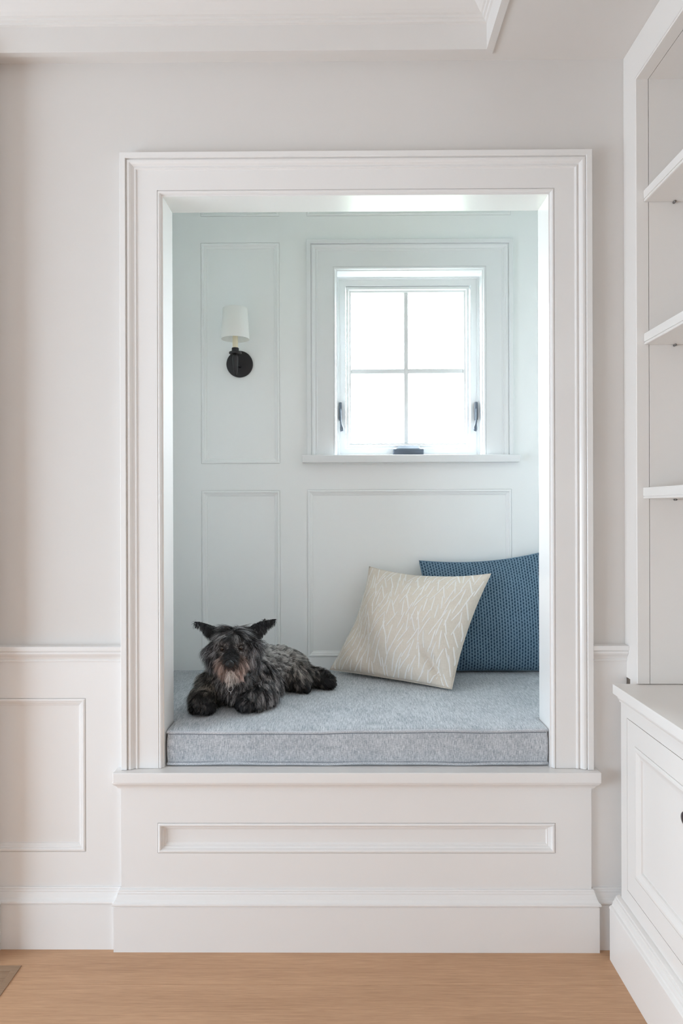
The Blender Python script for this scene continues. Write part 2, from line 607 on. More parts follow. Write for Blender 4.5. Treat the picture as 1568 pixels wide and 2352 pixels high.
# chair rail, wainscot and baseboard either side of the opening
CL, CR = CL0, CR0
AX0, AX1 = -0.692, 0.7435
SHELFX = 0.857
WF = on_back(-0.012)
pr = (XL - 0.03, -0.8045, 0.2895, 0.763)
ws = slab('wall_wainscot_left', WF, XL + 0.0005, AX0 + 0.004, 0.0, 0.89, 0.0118, M_TRIM, holes=[(XL - 1, pr[1], pr[2], pr[3])])
S(ws, 'white panelled wainscot left of the window seat')
pn = slab('panel', on_back(-0.012 + 0.0092), XL + 0.0005, pr[1] - 0.020, pr[2] + 0.02, pr[3] - 0.02, 0.0025, M_TRIM, (), ws)
frame('panel_moulding', WF, pr, PANEL, M_TRIM, pn)
ws2 = slab('wall_wainscot_right', WF, AX1 - 0.004, SHELFX, 0.0, 0.89, 0.0118, M_TRIM)
S(ws2, 'narrow white wainscot between window seat and bookcase')
RAIL = [(0.0, 0.925), (0.030, 0.925), (0.032, 0.923), (0.032, 0.9125), (0.030, 0.911), (0.025, 0.9105), (0.025, 0.9085), (0.027, 0.9075), (0.0275, 0.902), (0.024, 0.897),
        (0.019, 0.892), (0.0155, 0.886), (0.0145, 0.8825), (0.0165, 0.8805), (0.0165, 0.877), (0.0135, 0.8755), (0.0, 0.8755)]
S(sweep('trim_5', [(XL + 0.0005, 0.0), (CL - 0.0005, 0.0)], RAIL, M_TRIM, flip=True), 'white chair rail left of the nook')
S(sweep('trim_6', [(CR + 0.0005, 0.0), (SHELFX - 0.0005, 0.0)], RAIL, M_TRIM, flip=True), 'short white chair rail beside the bookcase')
BASE = [(0.0, 0.0), (0.018, 0.0), (0.018, 0.135), (0.016, 0.137), (0.016, 0.139), (0.0215, 0.1405), (0.0225, 0.144), (0.0215, 0.148), (0.017, 0.151),
        (0.0135, 0.157), (0.0105, 0.166), (0.0085, 0.170), (0.0085, 0.174), (0.0065, 0.177), (0.0065, 0.181), (0.0045, 0.1835), (0.0, 0.1835)]
S(sweep('baseboard_back_left', [(XL + 0.0005, -0.012), (AX0 + 0.002, -0.012)], BASE, M_TRIM, flip=True), 'tall white baseboard left of the window seat')
S(sweep('baseboard_back_right', [(AX1 - 0.002, -0.012), (SHELFX + 0.02, -0.012)], BASE, M_TRIM, flip=True), 'white baseboard between window seat and cabinet')
S(sweep('baseboard_left', [(XL, -0.031), (XL, -0.10)], BASE, M_TRIM), 'white baseboard on the narrow wall return')

# ------------------------------------------------------------------ window_1
win = empty('window_1', (0.27, NB, WZ0))
S(win, 'small four-pane casement window with white casing')
WC = [(0.0, 0.0), (0.0, 0.021), (0.001, 0.022), (0.0165, 0.022), (0.0175, 0.021), (0.0175, 0.0135), (0.0188, 0.0135), (0.0193, 0.0165), (0.024, 0.018),
      (0.029, 0.017), (0.034, 0.013), (0.0385, 0.0115), (0.040, 0.0135), (0.044, 0.0130), (0.046, 0.0105),
      (0.1120, 0.0105), (0.1120, 0.0075), (0.1132, 0.0075), (0.1136, 0.0095), (0.118, 0.0105), (0.1215, 0.0085), (0.1245, 0.003), (0.1285, 0.001), (0.1285, -0.062)]
frame('casing', fb, (WX0 - 0.113, WX1 + 0.1135, WZ0 + 0.0003, WZ1 + 0.118), WC, M_WIN, win, legs=True)
bm = bmesh.new()
bm_box(bm, -0.185, 0.7306, NB - 0.048, NB + 0.07, 1.5385, WZ0, 0.003)
from_bm('sill', bm, M_WIN, win)
FY = 0.862
fx0, fx1, fz0, fz1 = -0.037, 0.578, WZ0, 2.349
wfm = frame('window_frame', on_back(FY), (fx0, fx1, fz0, fz1), [(0.0, -0.06), (0.0, 0.010), (0.006, 0.010), (0.0075, 0.004), (0.0095, 0.004), (0.0105, 0.0), (0.034, 0.0), (0.036, -0.002), (0.0365, -0.06)], M_WIN, win)
# sash, slightly inside the frame, with a stepped glazing bead
sx0, sx1, sz0, sz1 = 0.001, 0.537, 1.6085, 2.3105
sash = frame('sash', on_back(FY), (sx0, sx1, sz0, sz1), [(0.0, -0.05), (0.0, -0.004), (0.002, -0.003), (0.011, -0.003), (0.0125, -0.006), (0.0145, -0.012), (0.0215, -0.014), (0.0235, -0.022), (0.0235, -0.05)], M_WIN, win)
gx0, gx1, gz0, gz1 = sx0 + 0.0235, sx1 - 0.0235, sz0 + 0.0235, sz1 - 0.0235
GX, GZ = 0.2635, 1.9455
bm = bmesh.new()
for (a, b, c, d, q) in ((GX - 0.0095, GX + 0.0095, gz0, gz1, 0.0), (gx0, gx1, GZ - 0.0105, GZ + 0.0105, 0.0012)):
    bm_box(bm, a, b, FY + 0.017 + q, FY + 0.044 - q, c, d, 0.0035)
from_bm('muntin', bm, M_WIN, sash)
for (a, b) in ((gx0 - 0.003, GX), (GX, gx1 + 0.003)):
    for (c, d) in ((gz0 - 0.003, GZ), (GZ, gz1 + 0.003)):
        box('pane', a, b, FY + 0.029, FY + 0.033, c, d, M_GLASS, sash)
# lock handles
for sgn, lx in ((1, -0.024), (-1, 0.5625)):
    hb = bmesh.new()
    bm_box(hb, lx - 0.0055, lx + 0.0055, FY - 0.022, FY - 0.001, 1.726, 1.804, 0.002)
    h = from_bm('lock_handle', hb, M_HW, win)
    tube('lever', [(lx, FY - 0.022, 1.774), (lx, FY - 0.027, 1.745), (lx + 0.001 * sgn, FY - 0.026, 1.725), (lx + 0.003 * sgn, FY - 0.026, 1.706), (lx + 0.006 * sgn, FY - 0.027, 1.692), (lx + 0.005 * sgn, FY - 0.027, 1.681), (lx + 0.001 * sgn, FY - 0.026, 1.677)],
         [0.004, 0.0038, 0.0035, 0.0048, 0.0085, 0.0075, 0.003], M_HW, h, 10)
# crank operator cover on the bottom frame
cr = bmesh.new()
bm_box(cr, 0.203, 0.334, FY - 0.040, FY + 0.0, 1.570, 1.601, 0.005)
crank = from_bm('crank_cover', cr, M_HW, win)
cr = bmesh.new()
vs = []
for y, zt, xa, xb in ((FY - 0.050, 1.600, 0.209, 0.318), (FY - 0.034, 1.615, 0.224, 0.318), (FY - 0.008, 1.617, 0.228, 0.316)):
    vs.append([cr.verts.new((xa, y, 1.596)), cr.verts.new((xa + 0.004, y, zt)), cr.verts.new((xb - 0.003, y, zt)), cr.verts.new((xb, y, 1.596))])
for a, b in zip(vs[:-1], vs[1:]):
    for i in range(4): cr.faces.new([a[i], a[(i + 1) % 4], b[(i + 1) % 4], b[i]])
cr.faces.new(vs[0]); cr.faces.new(vs[-1])
bmesh.ops.bevel(cr, geom=cr.edges[:], offset=0.0025, segments=2, affect='EDGES', clamp_overlap=True)
from_bm('folding_handle', cr, M_HW, crank)

# window in the far left wall (outside the picture): white frame, pane tint added to dim its daylight against the nook's
win2 = empty('window_2', (XW, -1.90, 0.20))
S(win2, 'wide window in the far left wall, panes darkened to balance the daylight')
frame('casing', wl, (0.50, 3.30, 0.10, 1.86), [(0.0, 0.0), (0.0, 0.02), (0.09, 0.02), (0.1, 0.012), (0.1, -0.09)], M_TRIM, win2)
tint = bpy.data.materials.new('daylight_dimming_pane')
tint.use_nodes = True
tt = tint.node_tree
tt.nodes.clear()
to_ = tt.nodes.new('ShaderNodeOutputMaterial'); tb = tt.nodes.new('ShaderNodeBsdfTransparent')
tb.inputs[0].default_value = (0.276, 0.302, 0.319, 1)
tt.links.new(tb.outputs[0], to_.inputs[0])
for ya in (0.60, 1.4667, 2.3333):
    bm = bmesh.new()
    bm_sheet(bm, lambda u, v, h: (XW - 0.06 + h, -u, v), ya, ya + 0.8667, 0.20, 1.76)
    from_bm('pane', bm, tint, win2)
for ya in (1.4667, 2.3333):
    box('mullion', XW - 0.075, XW - 0.04, -ya - 0.02, -ya + 0.02, 0.20, 1.76, M_TRIM, win2, 0.003)

# ground outside the nook window
lawn_m = mat('lawn', (0.16, 0.27, 0.09), 0.9, 0.1)
N_, L_, B_ = nodes(lawn_m)
nz = N_.new('ShaderNodeTexNoise'); nz.inputs['Scale'].default_value = 9
rr = N_.new('ShaderNodeValToRGB')
rr.color_ramp.elements[0].color = (0.11, 0.135, 0.09, 1); rr.color_ramp.elements[1].color = (0.18, 0.21, 0.155, 1)
L_.new(nz.outputs[0], rr.inputs[0]); L_.new(rr.outputs[0], B_.inputs['Base Color'])
S(slab('ground', lambda u, v, h: (u, v, -0.4 + h), -14, 14, 1.2, 26, 0.1, lawn_m), 'lawn outside the nook window')

# ------------------------------------------------------------------ window seat
seat = empty('window_seat', (0.026, -0.04, 0.0))
tag(seat, 'white built-in window seat with a long recessed front panel below the cushion', 'bench')
AF = -0.025
ap_rect = (-0.5797, 0.634, 0.292, 0.385)
ap = slab('front_board', on_back(AF), AX0, AX1, 0.0, 0.525, 0.10, M_TRIM, holes=(), parent=seat)
bpy.data.objects.remove(ap)
ap = slab('front_board', on_back(AF), AX0, AX1, 0.0, 0.525, 0.015, M_TRIM, holes=[ap_rect], parent=seat)
for xx in (AX0, AX1 - 0.015):
    box('side_return', xx, xx + 0.015, AF + 0.015, -0.0122, 0.0, 0.525, M_TRIM, seat)
AP = [(-0.003, -0.0038), (0.0013, -0.0038), (0.0015, 0.001), (0.005, 0.003), (0.008, 0.003), (0.0105, 0.001), (0.013, -0.0055), (0.017, -0.0075), (0.0185, -0.0105),
      (0.022, -0.0105), (0.0245, -0.013), (0.026, -0.0140), (0.027, -0.0165)]
apn = field('panel', on_back(AF), ap_rect, 0.020, -0.0145, M_TRIM, ap, 0.003)
frame('panel_moulding', on_back(AF), ap_rect, AP, M_TRIM, ap)
# seat board with nosing: front strip wider than the opening, then the deep seat
bm = bmesh.new()
bm_box(bm, -0.7075, 0.7637, -0.056, -0.0125, 0.517, OZ0, 0.0028)
from_bm('nosing', bm, M_TRIM, seat)
box('seat_board', NX0 + 0.002, NX1 - 0.002, 0.107, NB - 0.001, 0.515, OZ0, M_TRIM, seat)
box('seat_board', OX0 - 0.017, OX1 + 0.017, -0.0125, 0.107, 0.515, OZ0, M_TRIM, seat)
up = [(AX0, -0.0125), (AX0, AF), (AX1, AF), (AX1, -0.0125)]
sweep('seat_moulding', up, [(0.0, 0.5168), (0.0165, 0.5168), (0.0165, 0.5155), (0.0205, 0.5150), (0.0205, 0.5120), (0.0195, 0.5115), (0.0185, 0.509), (0.0165, 0.506), (0.0115, 0.502), (0.0085, 0.497), (0.0075, 0.494), (0.0045, 0.4935), (0.0045, 0.490), (0.0, 0.4890)],
      M_TRIM, seat, flip=True)
sweep('baseboard', up, BASE, M_TRIM, seat, flip=True)

# ------------------------------------------------------------------ bookcase and base cabinet on the right
BE = -1.34
fr = on_right(SHELFX)
bk = empty('built_in_bookcase', (1.05, -0.7, 0.823))
tag(bk, 'tall white built-in bookcase with three empty shelves beside the nook', 'bookcase')
IY0, IY1, IZ0, IZ1 = 0.095, -BE - 0.09, 0.830, 2.6055
ff = slab('face_frame', fr, 0.0005, -BE, 0.826, CEIL - 0.0005, 0.034, M_CAB, holes=[(IY0 - 0.0138, IY1 + 0.0138, 0.0, IZ1 + 0.0138)], parent=bk)
frame('frame_bead', fr, (IY0 - 0.014, IY1 + 0.014, 0.826, IZ1 + 0.014),
      [(-0.003, -0.0012), (0.0008, -0.0012), (0.001, 0.0004), (0.0042, 0.0004), (0.0048, -0.0022), (0.0060, -0.0022), (0.0072, 0.0012), (0.011, 0.0025), (0.014, 0.0008), (0.0142, -0.034)], M_CAB, ff, legs=True)
box('side_panel', SHELFX + 0.0355, XR - 0.02, -IY0, -IY0 + 0.018, 0.826, IZ1 + 0.018, M_CAB, bk)
box('side_panel', SHELFX + 0.0355, XR - 0.02, -IY1 - 0.018, -IY1, 0.826, IZ1 + 0.018, M_CAB, bk)
box('top_panel', SHELFX + 0.0355, XR - 0.02, -IY1, -IY0, IZ1, IZ1 + 0.018, M_CAB, bk)
box('back_panel', XR - 0.022, XR - 0.002, -IY1 - 0.018, -IY0 + 0.018, 0.826, IZ1 + 0.018, M_CAB, bk)
for zb, xf in ((2.2443, 0.8765), (1.8241, 0.8765), (1.3710, 0.8727)):
    bm = bmesh.new()
    vs = []
    prof = [(XR - 0.024, zb), (xf + 0.004, zb), (xf + 0.0015, zb + 0.001), (xf + 0.0005, zb + 0.004), (xf + 0.0015, zb + 0.0065), (xf + 0.003, zb + 0.007), (xf + 0.003, zb + 0.0082),
            (xf, zb + 0.0085), (xf, zb + 0.032), (xf + 0.001, zb + 0.033), (XR - 0.024, zb + 0.033)]
    for y in (-IY0 - 0.0012, -IY1 + 0.0012):
        vs.append([bm.verts.new((x, y, z)) for x, z in prof])
    n = len(prof)
    for i in range(n): bm.faces.new([vs[0][i], vs[0][(i + 1) % n], vs[1][(i + 1) % n], vs[1][i]])
    bm.faces.new(vs[0]); bm.faces.new(vs[1])
    sh = from_bm('shelf', bm, M_CAB, bk)
    for px in (0.965, 1.19):
        for yy, sg in ((-IY0, -1), (-IY1, 1)):
            tube('shelf_pin', [(px, yy, zb - 0.003), (px, yy + sg * 0.012, zb - 0.003)], 0.003, M_PINMET, sh, 8)

ct = bmesh.new()
bm_box(ct, 0.7855, XR - 0.002, BE - 0.02, -0.085, 0.7955, 0.8240, 0.0018)
counter = from_bm('countertop', ct, M_CAB)
tag(counter, 'white painted countertop running below the bookcase shelves', 'countertop')

cb = empty('base_cabinet', (1.0, -0.7, 0.0))
tag(cb, 'low white base cabinet with inset panelled door under the countertop', 'cabinet')
CF = 0.8103
cfm = on_right(CF)
DY0, DY1, DZ0, DZ1 = 0.127, 0.60, 0.2377, 0.7367
cff = slab('face_frame', cfm, 0.085, -BE, 0.0, 0.795, 0.020, M_CAB, holes=[(DY0, DY1, DZ0, DZ1), (0.665, 1.14, DZ0, DZ1)], parent=cb)
box('carcass_end', CF + 0.02, XR - 0.002, -0.103, -0.085, 0.0, 0.795, M_CAB, cb)
box('carcass_end', CF + 0.02, XR - 0.002, BE, BE + 0.018, 0.0, 0.795, M_CAB, cb)
box('carcass_back', CF + 0.05, CF + 0.06, BE + 0.018, -0.103, 0.10, 0.795, mat('cabinet_dark', (0.05, 0.045, 0.04), 0.9), cb)
box('filler_strip', 0.858, XR - 0.002, -0.0845, -0.036, 0.0, 0.8255, M_CAB, cb)
DM = [(-0.003, -0.0022), (0.0011, -0.0022), (0.0013, 0.0005), (0.006, 0.0022), (0.012, 0.0022), (0.018, -0.001), (0.024, -0.0035), (0.030, -0.0045), (0.0315, -0.0085), (0.033, -0.012)]
for a, b in ((DY0, DY1), (0.665, 1.14)):
    rct = (a + 0.0018, b - 0.0018, DZ0 + 0.0018, DZ1 - 0.0018)
    inr = (a + 0.0535, b - 0.0535, DZ0 + 0.062, DZ1 - 0.064)
    d = slab('door', cfm, *rct, 0.02, M_CAB, holes=[inr], parent=cb)
    field('door_panel', cfm, inr, 0.030, -0.009, M_CAB, d, 0.006)
    frame('panel_moulding', cfm, inr, DM, M_CAB, d)
    ky = 0.505 if a < 0.3 else 0.79
    kb = lathe('knob', [(0.0075, 0.0), (0.0075, 0.003), (0.0055, 0.006), (0.0055, 0.014), (0.010, 0.018), (0.0158, 0.0225), (0.0165, 0.027), (0.0135, 0.031), (0.006, 0.0335), (0.001, 0.034)],
               (CF + 0.008, -ky, 0.616), M_KNOB, d, 28, 'X')
    kb['label'] = 'dark bronze round knob'
sweep('counter_moulding', [(CF, -0.085), (CF, BE)], [(0.0, 0.7953), (0.0135, 0.7953), (0.0145, 0.793), (0.0145, 0.789), (0.0115, 0.7875), (0.0105, 0.784), (0.0075, 0.779), (0.005, 0.776), (0.005, 0.772), (0.0, 0.7715)], M_CAB, cb, flip=True)
CBASE = [(0.0, 0.0), (0.030, 0.0), (0.030, 0.150), (0.0315, 0.1525), (0.0315, 0.157), (0.029, 0.160), (0.024, 0.163), (0.0215, 0.167), (0.0205, 0.173), (0.016, 0.178),
         (0.0155, 0.183), (0.012, 0.185), (0.0115, 0.190), (0.005, 0.1925), (0.0, 0.1935)]
sweep('baseboard', [(CF, -0.072), (CF, BE)], CBASE, M_CAB, cb, flip=True)

# ------------------------------------------------------------------ floor register by the left wall
rg = empty('floor_register', (-1.005, -0.25, 0.0))
tag(rg, 'wooden floor vent register set flush in the oak by the left wall', 'floor vent')
rw = (-1.045, -0.9595, -0.425, -0.106)
ff2 = lambda u, v, h: (u, v, h)
frame('register_frame', ff2, rw, [(0.0, 0.0), (0.0, 0.0020), (0.001, 0.0026), (0.0205, 0.0026), (0.0215, 0.0018), (0.0215, 0.0)], M_REG, rg)
box('register_tray', rw[0] + 0.0215, rw[1] - 0.0215, rw[2] + 0.0215, rw[3] - 0.0215, 0.0001, 0.0008, M_REG, rg)
for i in range(9):
    yy = rw[3] - 0.045 - i * 0.028
    box('slat', rw[0] + 0.0215, rw[1] - 0.0215, yy - 0.009, yy + 0.009, 0.0008, 0.0022, M_REG, rg, 0.0004)

# ------------------------------------------------------------------ wall sconce
SX, SY, SZ = -0.4535, 0.69, 1.963
PYB = NB + 0.0092
sc = empty('wall_sconce', (SX, PYB, SZ))
tag(sc, 'dark bronze wall sconce with white tapered shade on panelled nook wall', 'wall light')
lathe('backplate', [(0.0565, 0.0), (0.0565, 0.007), (0.0555, 0.0095), (0.052, 0.0105), (0.0, 0.0105)], (SX, PYB, SZ), M_BRONZE, sc, 56, 'Y', caps=False)
tube('arm', [(SX, SY + 0.016, SZ - 0.066), (SX, SY + 0.011, SZ - 0.060), (SX, SY + 0.006, SZ - 0.045), (SX, SY + 0.002, SZ - 0.022), (SX, SY, SZ - 0.002), (SX, SY, SZ + 0.012), (SX, SY, SZ + 0.020)],
     [0.0055, 0.0070, 0.0090, 0.0115, 0.0125, 0.0110, 0.0085], M_BRONZE, sc, 8)
tube('stem', [(SX, PYB - 0.008, SZ - 0.012), (SX, SY + 0.003, SZ - 0.022)], 0.007, M_BRONZE, sc, 10)
lathe('drip_ring', [(0.006, 0.018), (0.024, 0.018), (0.0255, 0.0195), (0.0255, 0.0245), (0.024, 0.026), (0.006, 0.026)], (SX, SY, SZ), M_BRONZE, sc, 36)
lathe('candle_cup', [(0.010, 0.026), (0.0140, 0.027), (0.0145, 0.029), (0.0145, 0.041), (0.0135, 0.0425), (0.010, 0.0425)], (SX, SY, SZ), M_BRONZE, sc, 32)
lathe('candle_sleeve', [(0.0110, 0.042), (0.0112, 0.044), (0.0112, 0.122), (0.009, 0.124)], (SX, SY, SZ), M_SLEEVE, sc, 28)
sh = lathe('lamp_shade', [(0.0565, 0.0785), (0.0578, 0.078), (0.0582, 0.079), (0.0500, 0.2035), (0.0492, 0.2045), (0.0480, 0.2040), (0.0566, 0.0785)], (SX, SY, SZ), M_SHADE, sc, 56, caps=False)
tube('shade_ring', [(SX + 0.0125 * math.cos(a), SY + 0.0125 * math.sin(a), SZ + 0.118) for a in [i * math.pi / 10 for i in range(20)]], 0.0012, M_STEEL, sh, 6, closed=True)
for i in range(3):
    a = i * 2.094 + 0.5
    tube('shade_spoke', [(SX + 0.0125 * math.cos(a), SY + 0.0125 * math.sin(a), SZ + 0.118), (SX + 0.0525 * math.cos(a), SY + 0.0525 * math.sin(a), SZ + 0.155)], 0.0012, M_STEEL, sh, 6)

# ------------------------------------------------------------------ seat cushion
CX0, CX1, CY0 = -0.5545, 0.6175, 0.000
RX0, RX1, RY0, RY1 = NX0 + 0.004, NX1 - 0.004, 0.1065, NB - 0.004
CZB = OZ0 + 0.003
outline = [(CX0, CY0), (CX1, CY0), (CX1, RY0), (RX1, RY0), (RX1, RY1), (RX0, RY1), (RX0, RY0), (CX0, RY0)]


def edge_z(x):
    return 0.6575 + 0.0075 * min(1, max(0, (x - CX0) / (CX1 - CX0))) + 0.0012 * math.sin(x * 9) + 0.0008 * math.sin(x * 23 + 1)


def seg_d(x, y):
    best = 9
    for i in range(len(outline)):
        ax, ay = outline[i]; bx, by = outline[(i + 1) % len(outline)]
        t = max(0, min(1, ((x - ax) * (bx - ax) + (y - ay) * (by - ay)) / ((bx - ax) ** 2 + (by - ay) ** 2)))
        best = min(best, math.hypot(x - ax - t * (bx - ax), y - ay - t * (by - ay)))
    return best


def cush_top(x, y):
    d = seg_d(x, y)
    k = 1 - math.exp(-d / 0.055)
    lump = -0.0075 * min(1, max(0, (x - CX0) / (CX1 - CX0))) - 0.001 + 0.0010 * math.sin(x * 6.1 + 0.7) * math.sin(y * 8 + 0.4) + 0.0005 * math.sin(x * 15 + y * 9)
    r = 0.010
    rnd = r * (1 - math.sqrt(max(0, 1 - (1 - d / r) ** 2))) if d < r else 0
    return edge_z(x) + k * (0.0155 + lump) - rnd * 0.5


def axis(a, b, step, extra):
    pts = {round(a + (b - a) * i / max(1, round((b - a) / step)), 5) for i in range(max(1, round((b - a) / step)) + 1)}
    for e in extra: pts.add(round(e, 5))
    s = sorted(pts)
    out = [s[0]]
    for p in s[1:]:
        if p - out[-1] > 0.0015: out.append(p)
        elif p in [round(e, 5) for e in extra]: out[-1] = p
    return out


xs = axis(RX0, RX1, 0.016, [CX0, CX1, CX0 + 0.004, CX1 - 0.004, RX0 + 0.004, RX0 + 0.01, CX0 + 0.01, CX1 - 0.01])
ys = axis(CY0, RY1, 0.016, [RY0, CY0 + 0.003, CY0 + 0.008, CY0 + 0.004, RY0 + 0.004, RY0 + 0.01, RY1 - 0.004, RY1 - 0.01])
bm = bmesh.new()
tv, bv, cells = {}, {}, set()
for i in range(len(xs) - 1):
    for j in range(len(ys) - 1):
        cx, cy = (xs[i] + xs[i + 1]) / 2, (ys[j] + ys[j + 1]) / 2
        if cy > RY0 or CX0 < cx < CX1: cells.add((i, j))


def TV(i, j):
    if (i, j) not in tv:
        tv[(i, j)] = bm.verts.new((xs[i], ys[j], cush_top(xs[i], ys[j])))
        bv[(i, j)] = bm.verts.new((xs[i], ys[j], CZB))
    return tv[(i, j)], bv[(i, j)]


for i, j in cells:
    q = [TV(i, j), TV(i + 1, j), TV(i + 1, j + 1), TV(i, j + 1)]
    f = bm.faces.new([a[0] for a in q]); f.smooth = True
    bm.faces.new([a[1] for a in reversed(q)])
SEG = 7
side_cache = {}


def side_col(i, j, nx, ny):
    key = (i, j)
    if key not in side_cache:
        t, b = TV(i, j)
        col = [t]
        for s in range(1, SEG):
            w = s / SEG
            bul = 0.0045 * math.sin(math.pi * w)
            z = t.co.z * (1 - w) + b.co.z * w
            col.append(bm.verts.new((t.co.x + nx * bul, t.co.y + ny * bul, z)))
        col.append(b)
        side_cache[key] = col
    return side_cache[key]


for i, j in cells:
    for di, dj, a, b in ((0, -1, (i, j), (i + 1, j)), (1, 0, (i + 1, j), (i + 1, j + 1)), (0, 1, (i + 1, j + 1), (i, j + 1)), (-1, 0, (i, j + 1), (i, j))):
        if (i + di, j + dj) in cells: continue
        ca, cb_ = side_col(*a, di, dj), side_col(*b, di, dj)
        for s in range(SEG):
            f = bm.faces.new([ca[s], ca[s + 1], cb_[s + 1], cb_[s]]); f.smooth = True
cush = from_bm('seat_cushion', bm, M_CUSH)
tag(cush, 'long heathered blue-grey box cushion with piped edges on the window seat', 'cushion')


def pipe_path(off, zf):
    pts = []
    for i in range(len(outline)):
        a, b = outline[i], outline[(i + 1) % len(outline)]
        n = max(2, int(math.hypot(b[0] - a[0], b[1] - a[1]) / 0.02))
        for k in range(n):
            t = k / n
            x, y = a[0] + (b[0] - a[0]) * t, a[1] + (b[1] - a[1]) * t
            pts.append((x, y, zf(x, y)))
    return pts


M_PIPE = m_weave('piping_cloth', (0.70, 0.72, 0.745), (0.30, 0.33, 0.37), (520, 300, 300), (300, 520, 520))
M_THREAD = mat('dark_stitching', (0.20, 0.22, 0.25), 0.9, 0.1)


def low_z(x):
    return CZB + 0.0045 + 0.0014 * math.sin(x * 13) + 0.0008 * math.sin(x * 31)


for zf, dz in ((lambda x, y: cush_top(x, y) - 0.0005, -0.0062), (lambda x, y: low_z(x), 0.0062)):
    tube('piping', pipe_path(0, zf), 0.0044, M_PIPE, cush, 8, closed=True)
    # sunken seam beside the cord, along the visible front
    tube('seam_stitching', [(CX0 + 0.004 + (CX1 - CX0 - 0.008) * i / 80, CY0 - 0.0008, zf(CX0 + (CX1 - CX0) * i / 80, CY0) + dz) for i in range(81)], 0.0010, M_THREAD, cush, 6)

# ------------------------------------------------------------------ throw pillows


class Pillow:
    def __init__(s, bl, br, tl, tr, T, c, wr=0.004, seed=1, dogear=None):
        s.q = [Vector(v) for v in (bl, br, tl, tr)]
        s.T, s.c, s.wr = T, c, wr
        s.n = ((s.q[1] - s.q[0] + s.q[3] - s.q[2]).cross(s.q[2] - s.q[0] + s.q[3] - s.q[1])).normalized()  # to the camera side
        if s.n.y > 0: s.n = -s.n
        rs = random.Random(seed)
        s.w = [(rs.uniform(3, 8), rs.uniform(3, 8), rs.uniform(0, 6), rs.uniform(0.4, 1)) for _ in range(6)]
        s.dogear = dogear

    def at(s, u, v, side=1, lift=0.0):
        cb, cr, ct, cl = s.c
        cu = (cr if u > 0 else cl); cv = (ct if v > 0 else cb)
        uu = u * (1 - cu * (1 - v * v) * abs(u)); vv = v * (1 - cv * (1 - u * u) * abs(v))
        a, b = (uu + 1) / 2, (vv + 1) / 2
        p = (s.q[0] * (1 - a) + s.q[1] * a) * (1 - b) + (s.q[2] * (1 - a) + s.q[3] * a) * b
        prof = max(0.0, (1 - u ** 2)) ** 0.52 * max(0.0, (1 - v ** 2)) ** 0.52
        prof = prof * (0.80 + 0.20 * (1 - (u * u + v * v) / 2))
        w = sum(k * math.sin(a_ * u + b_ * v + c_) for a_, b_, c_, k in s.w) * s.wr
        # radial tension wrinkles towards the corners
        rr = abs(u * v)
        w += s.wr * 1.3 * math.sin(9 * (abs(u) - abs(v)) + 2 * u) * rr * min(1, 4 * (1 - max(abs(u), abs(v))))
        h = s.T * prof + w * min(1, prof * 2.2)
        if s.dogear and side > 0:
            du, dv = u - s.dogear[0], v - s.dogear[1]
            h += s.dogear[2] * math.exp(-((du + dv * 0.9) / 0.07) ** 2) * math.exp(-((du - dv) / 0.45) ** 2) * min(1, prof * 3)
        return p + s.n * (side * h + lift)

    def mesh(s, name, m, n=44):
        bm = bmesh.new()
        uvl = bm.loops.layers.uv.new('UVMap')
        g = [math.sin(math.pi / 2 * (-1 + 2 * i / n)) * 0.55 + 0.45 * (-1 + 2 * i / n) for i in range(n + 1)]
        F = {}
        for side in (1, -1):
            for i in range(n + 1):
                for j in range(n + 1):
                    if side < 0 and (i in (0, n) or j in (0, n)): F[(side, i, j)] = F[(1, i, j)]; continue
                    F[(side, i, j)] = bm.verts.new(s.at(g[i], g[j], side))
            for i in range(n):
                for j in range(n):
                    idx = [(i, j), (i + 1, j), (i + 1, j + 1), (i, j + 1)]
                    if side < 0: idx.reverse()
                    f = bm.faces.new([F[(side, *q)] for q in idx]); f.smooth = True
                    for lp, q in zip(f.loops, idx): lp[uvl].uv = ((g[q[0]] + 1) / 2, (g[q[1]] + 1) / 2)
        return from_bm(name, bm, m)

    def seam(s, name, m, par, r=0.0022):
        pts = []
        K = 40
        for (a, b) in (((-1, -1), (1, -1)), ((1, -1), (1, 1)), ((1, 1), (-1, 1)), ((-1, 1), (-1, -1))):
            for k in range(K):
                t = k / K
                pts.append(s.at(a[0] + (b[0] - a[0]) * t, a[1] + (b[1] - a[1]) * t))
        return tube(name, pts, r, m, par, 6, closed=True)


blue = Pillow((0.33, 0.690, 0.682), (0.905, 0.690, 0.682), (0.306, 0.770, 1.124), (0.890, 0.752, 1.180), 0.082, (0.0, 0.03, 0.125, 0.07), 0.0025, 3)
bo = blue.mesh('throw_pillow', M_KNIT)
tag(bo, 'large dark blue knit throw pillow leaning behind the oatmeal one', 'pillow')
blue.seam('edge_seam', M_KNIT, bo)
beige = Pillow((-0.069, 0.685, 0.686), (0.386, 0.405, 0.679), (0.096, 0.755, 1.101), (0.5745, 0.610, 1.084), 0.100, (0.015, 0.065, 0.125, 0.125), 0.0040, 5,
               dogear=(0.66, -0.70, -0.030))
po = beige.mesh('throw_pillow', M_LINEN)
tag(po, 'oatmeal linen throw pillow with scattered white stitched lines', 'pillow')
beige.seam('edge_seam', M_LINEN, po, 0.0018)
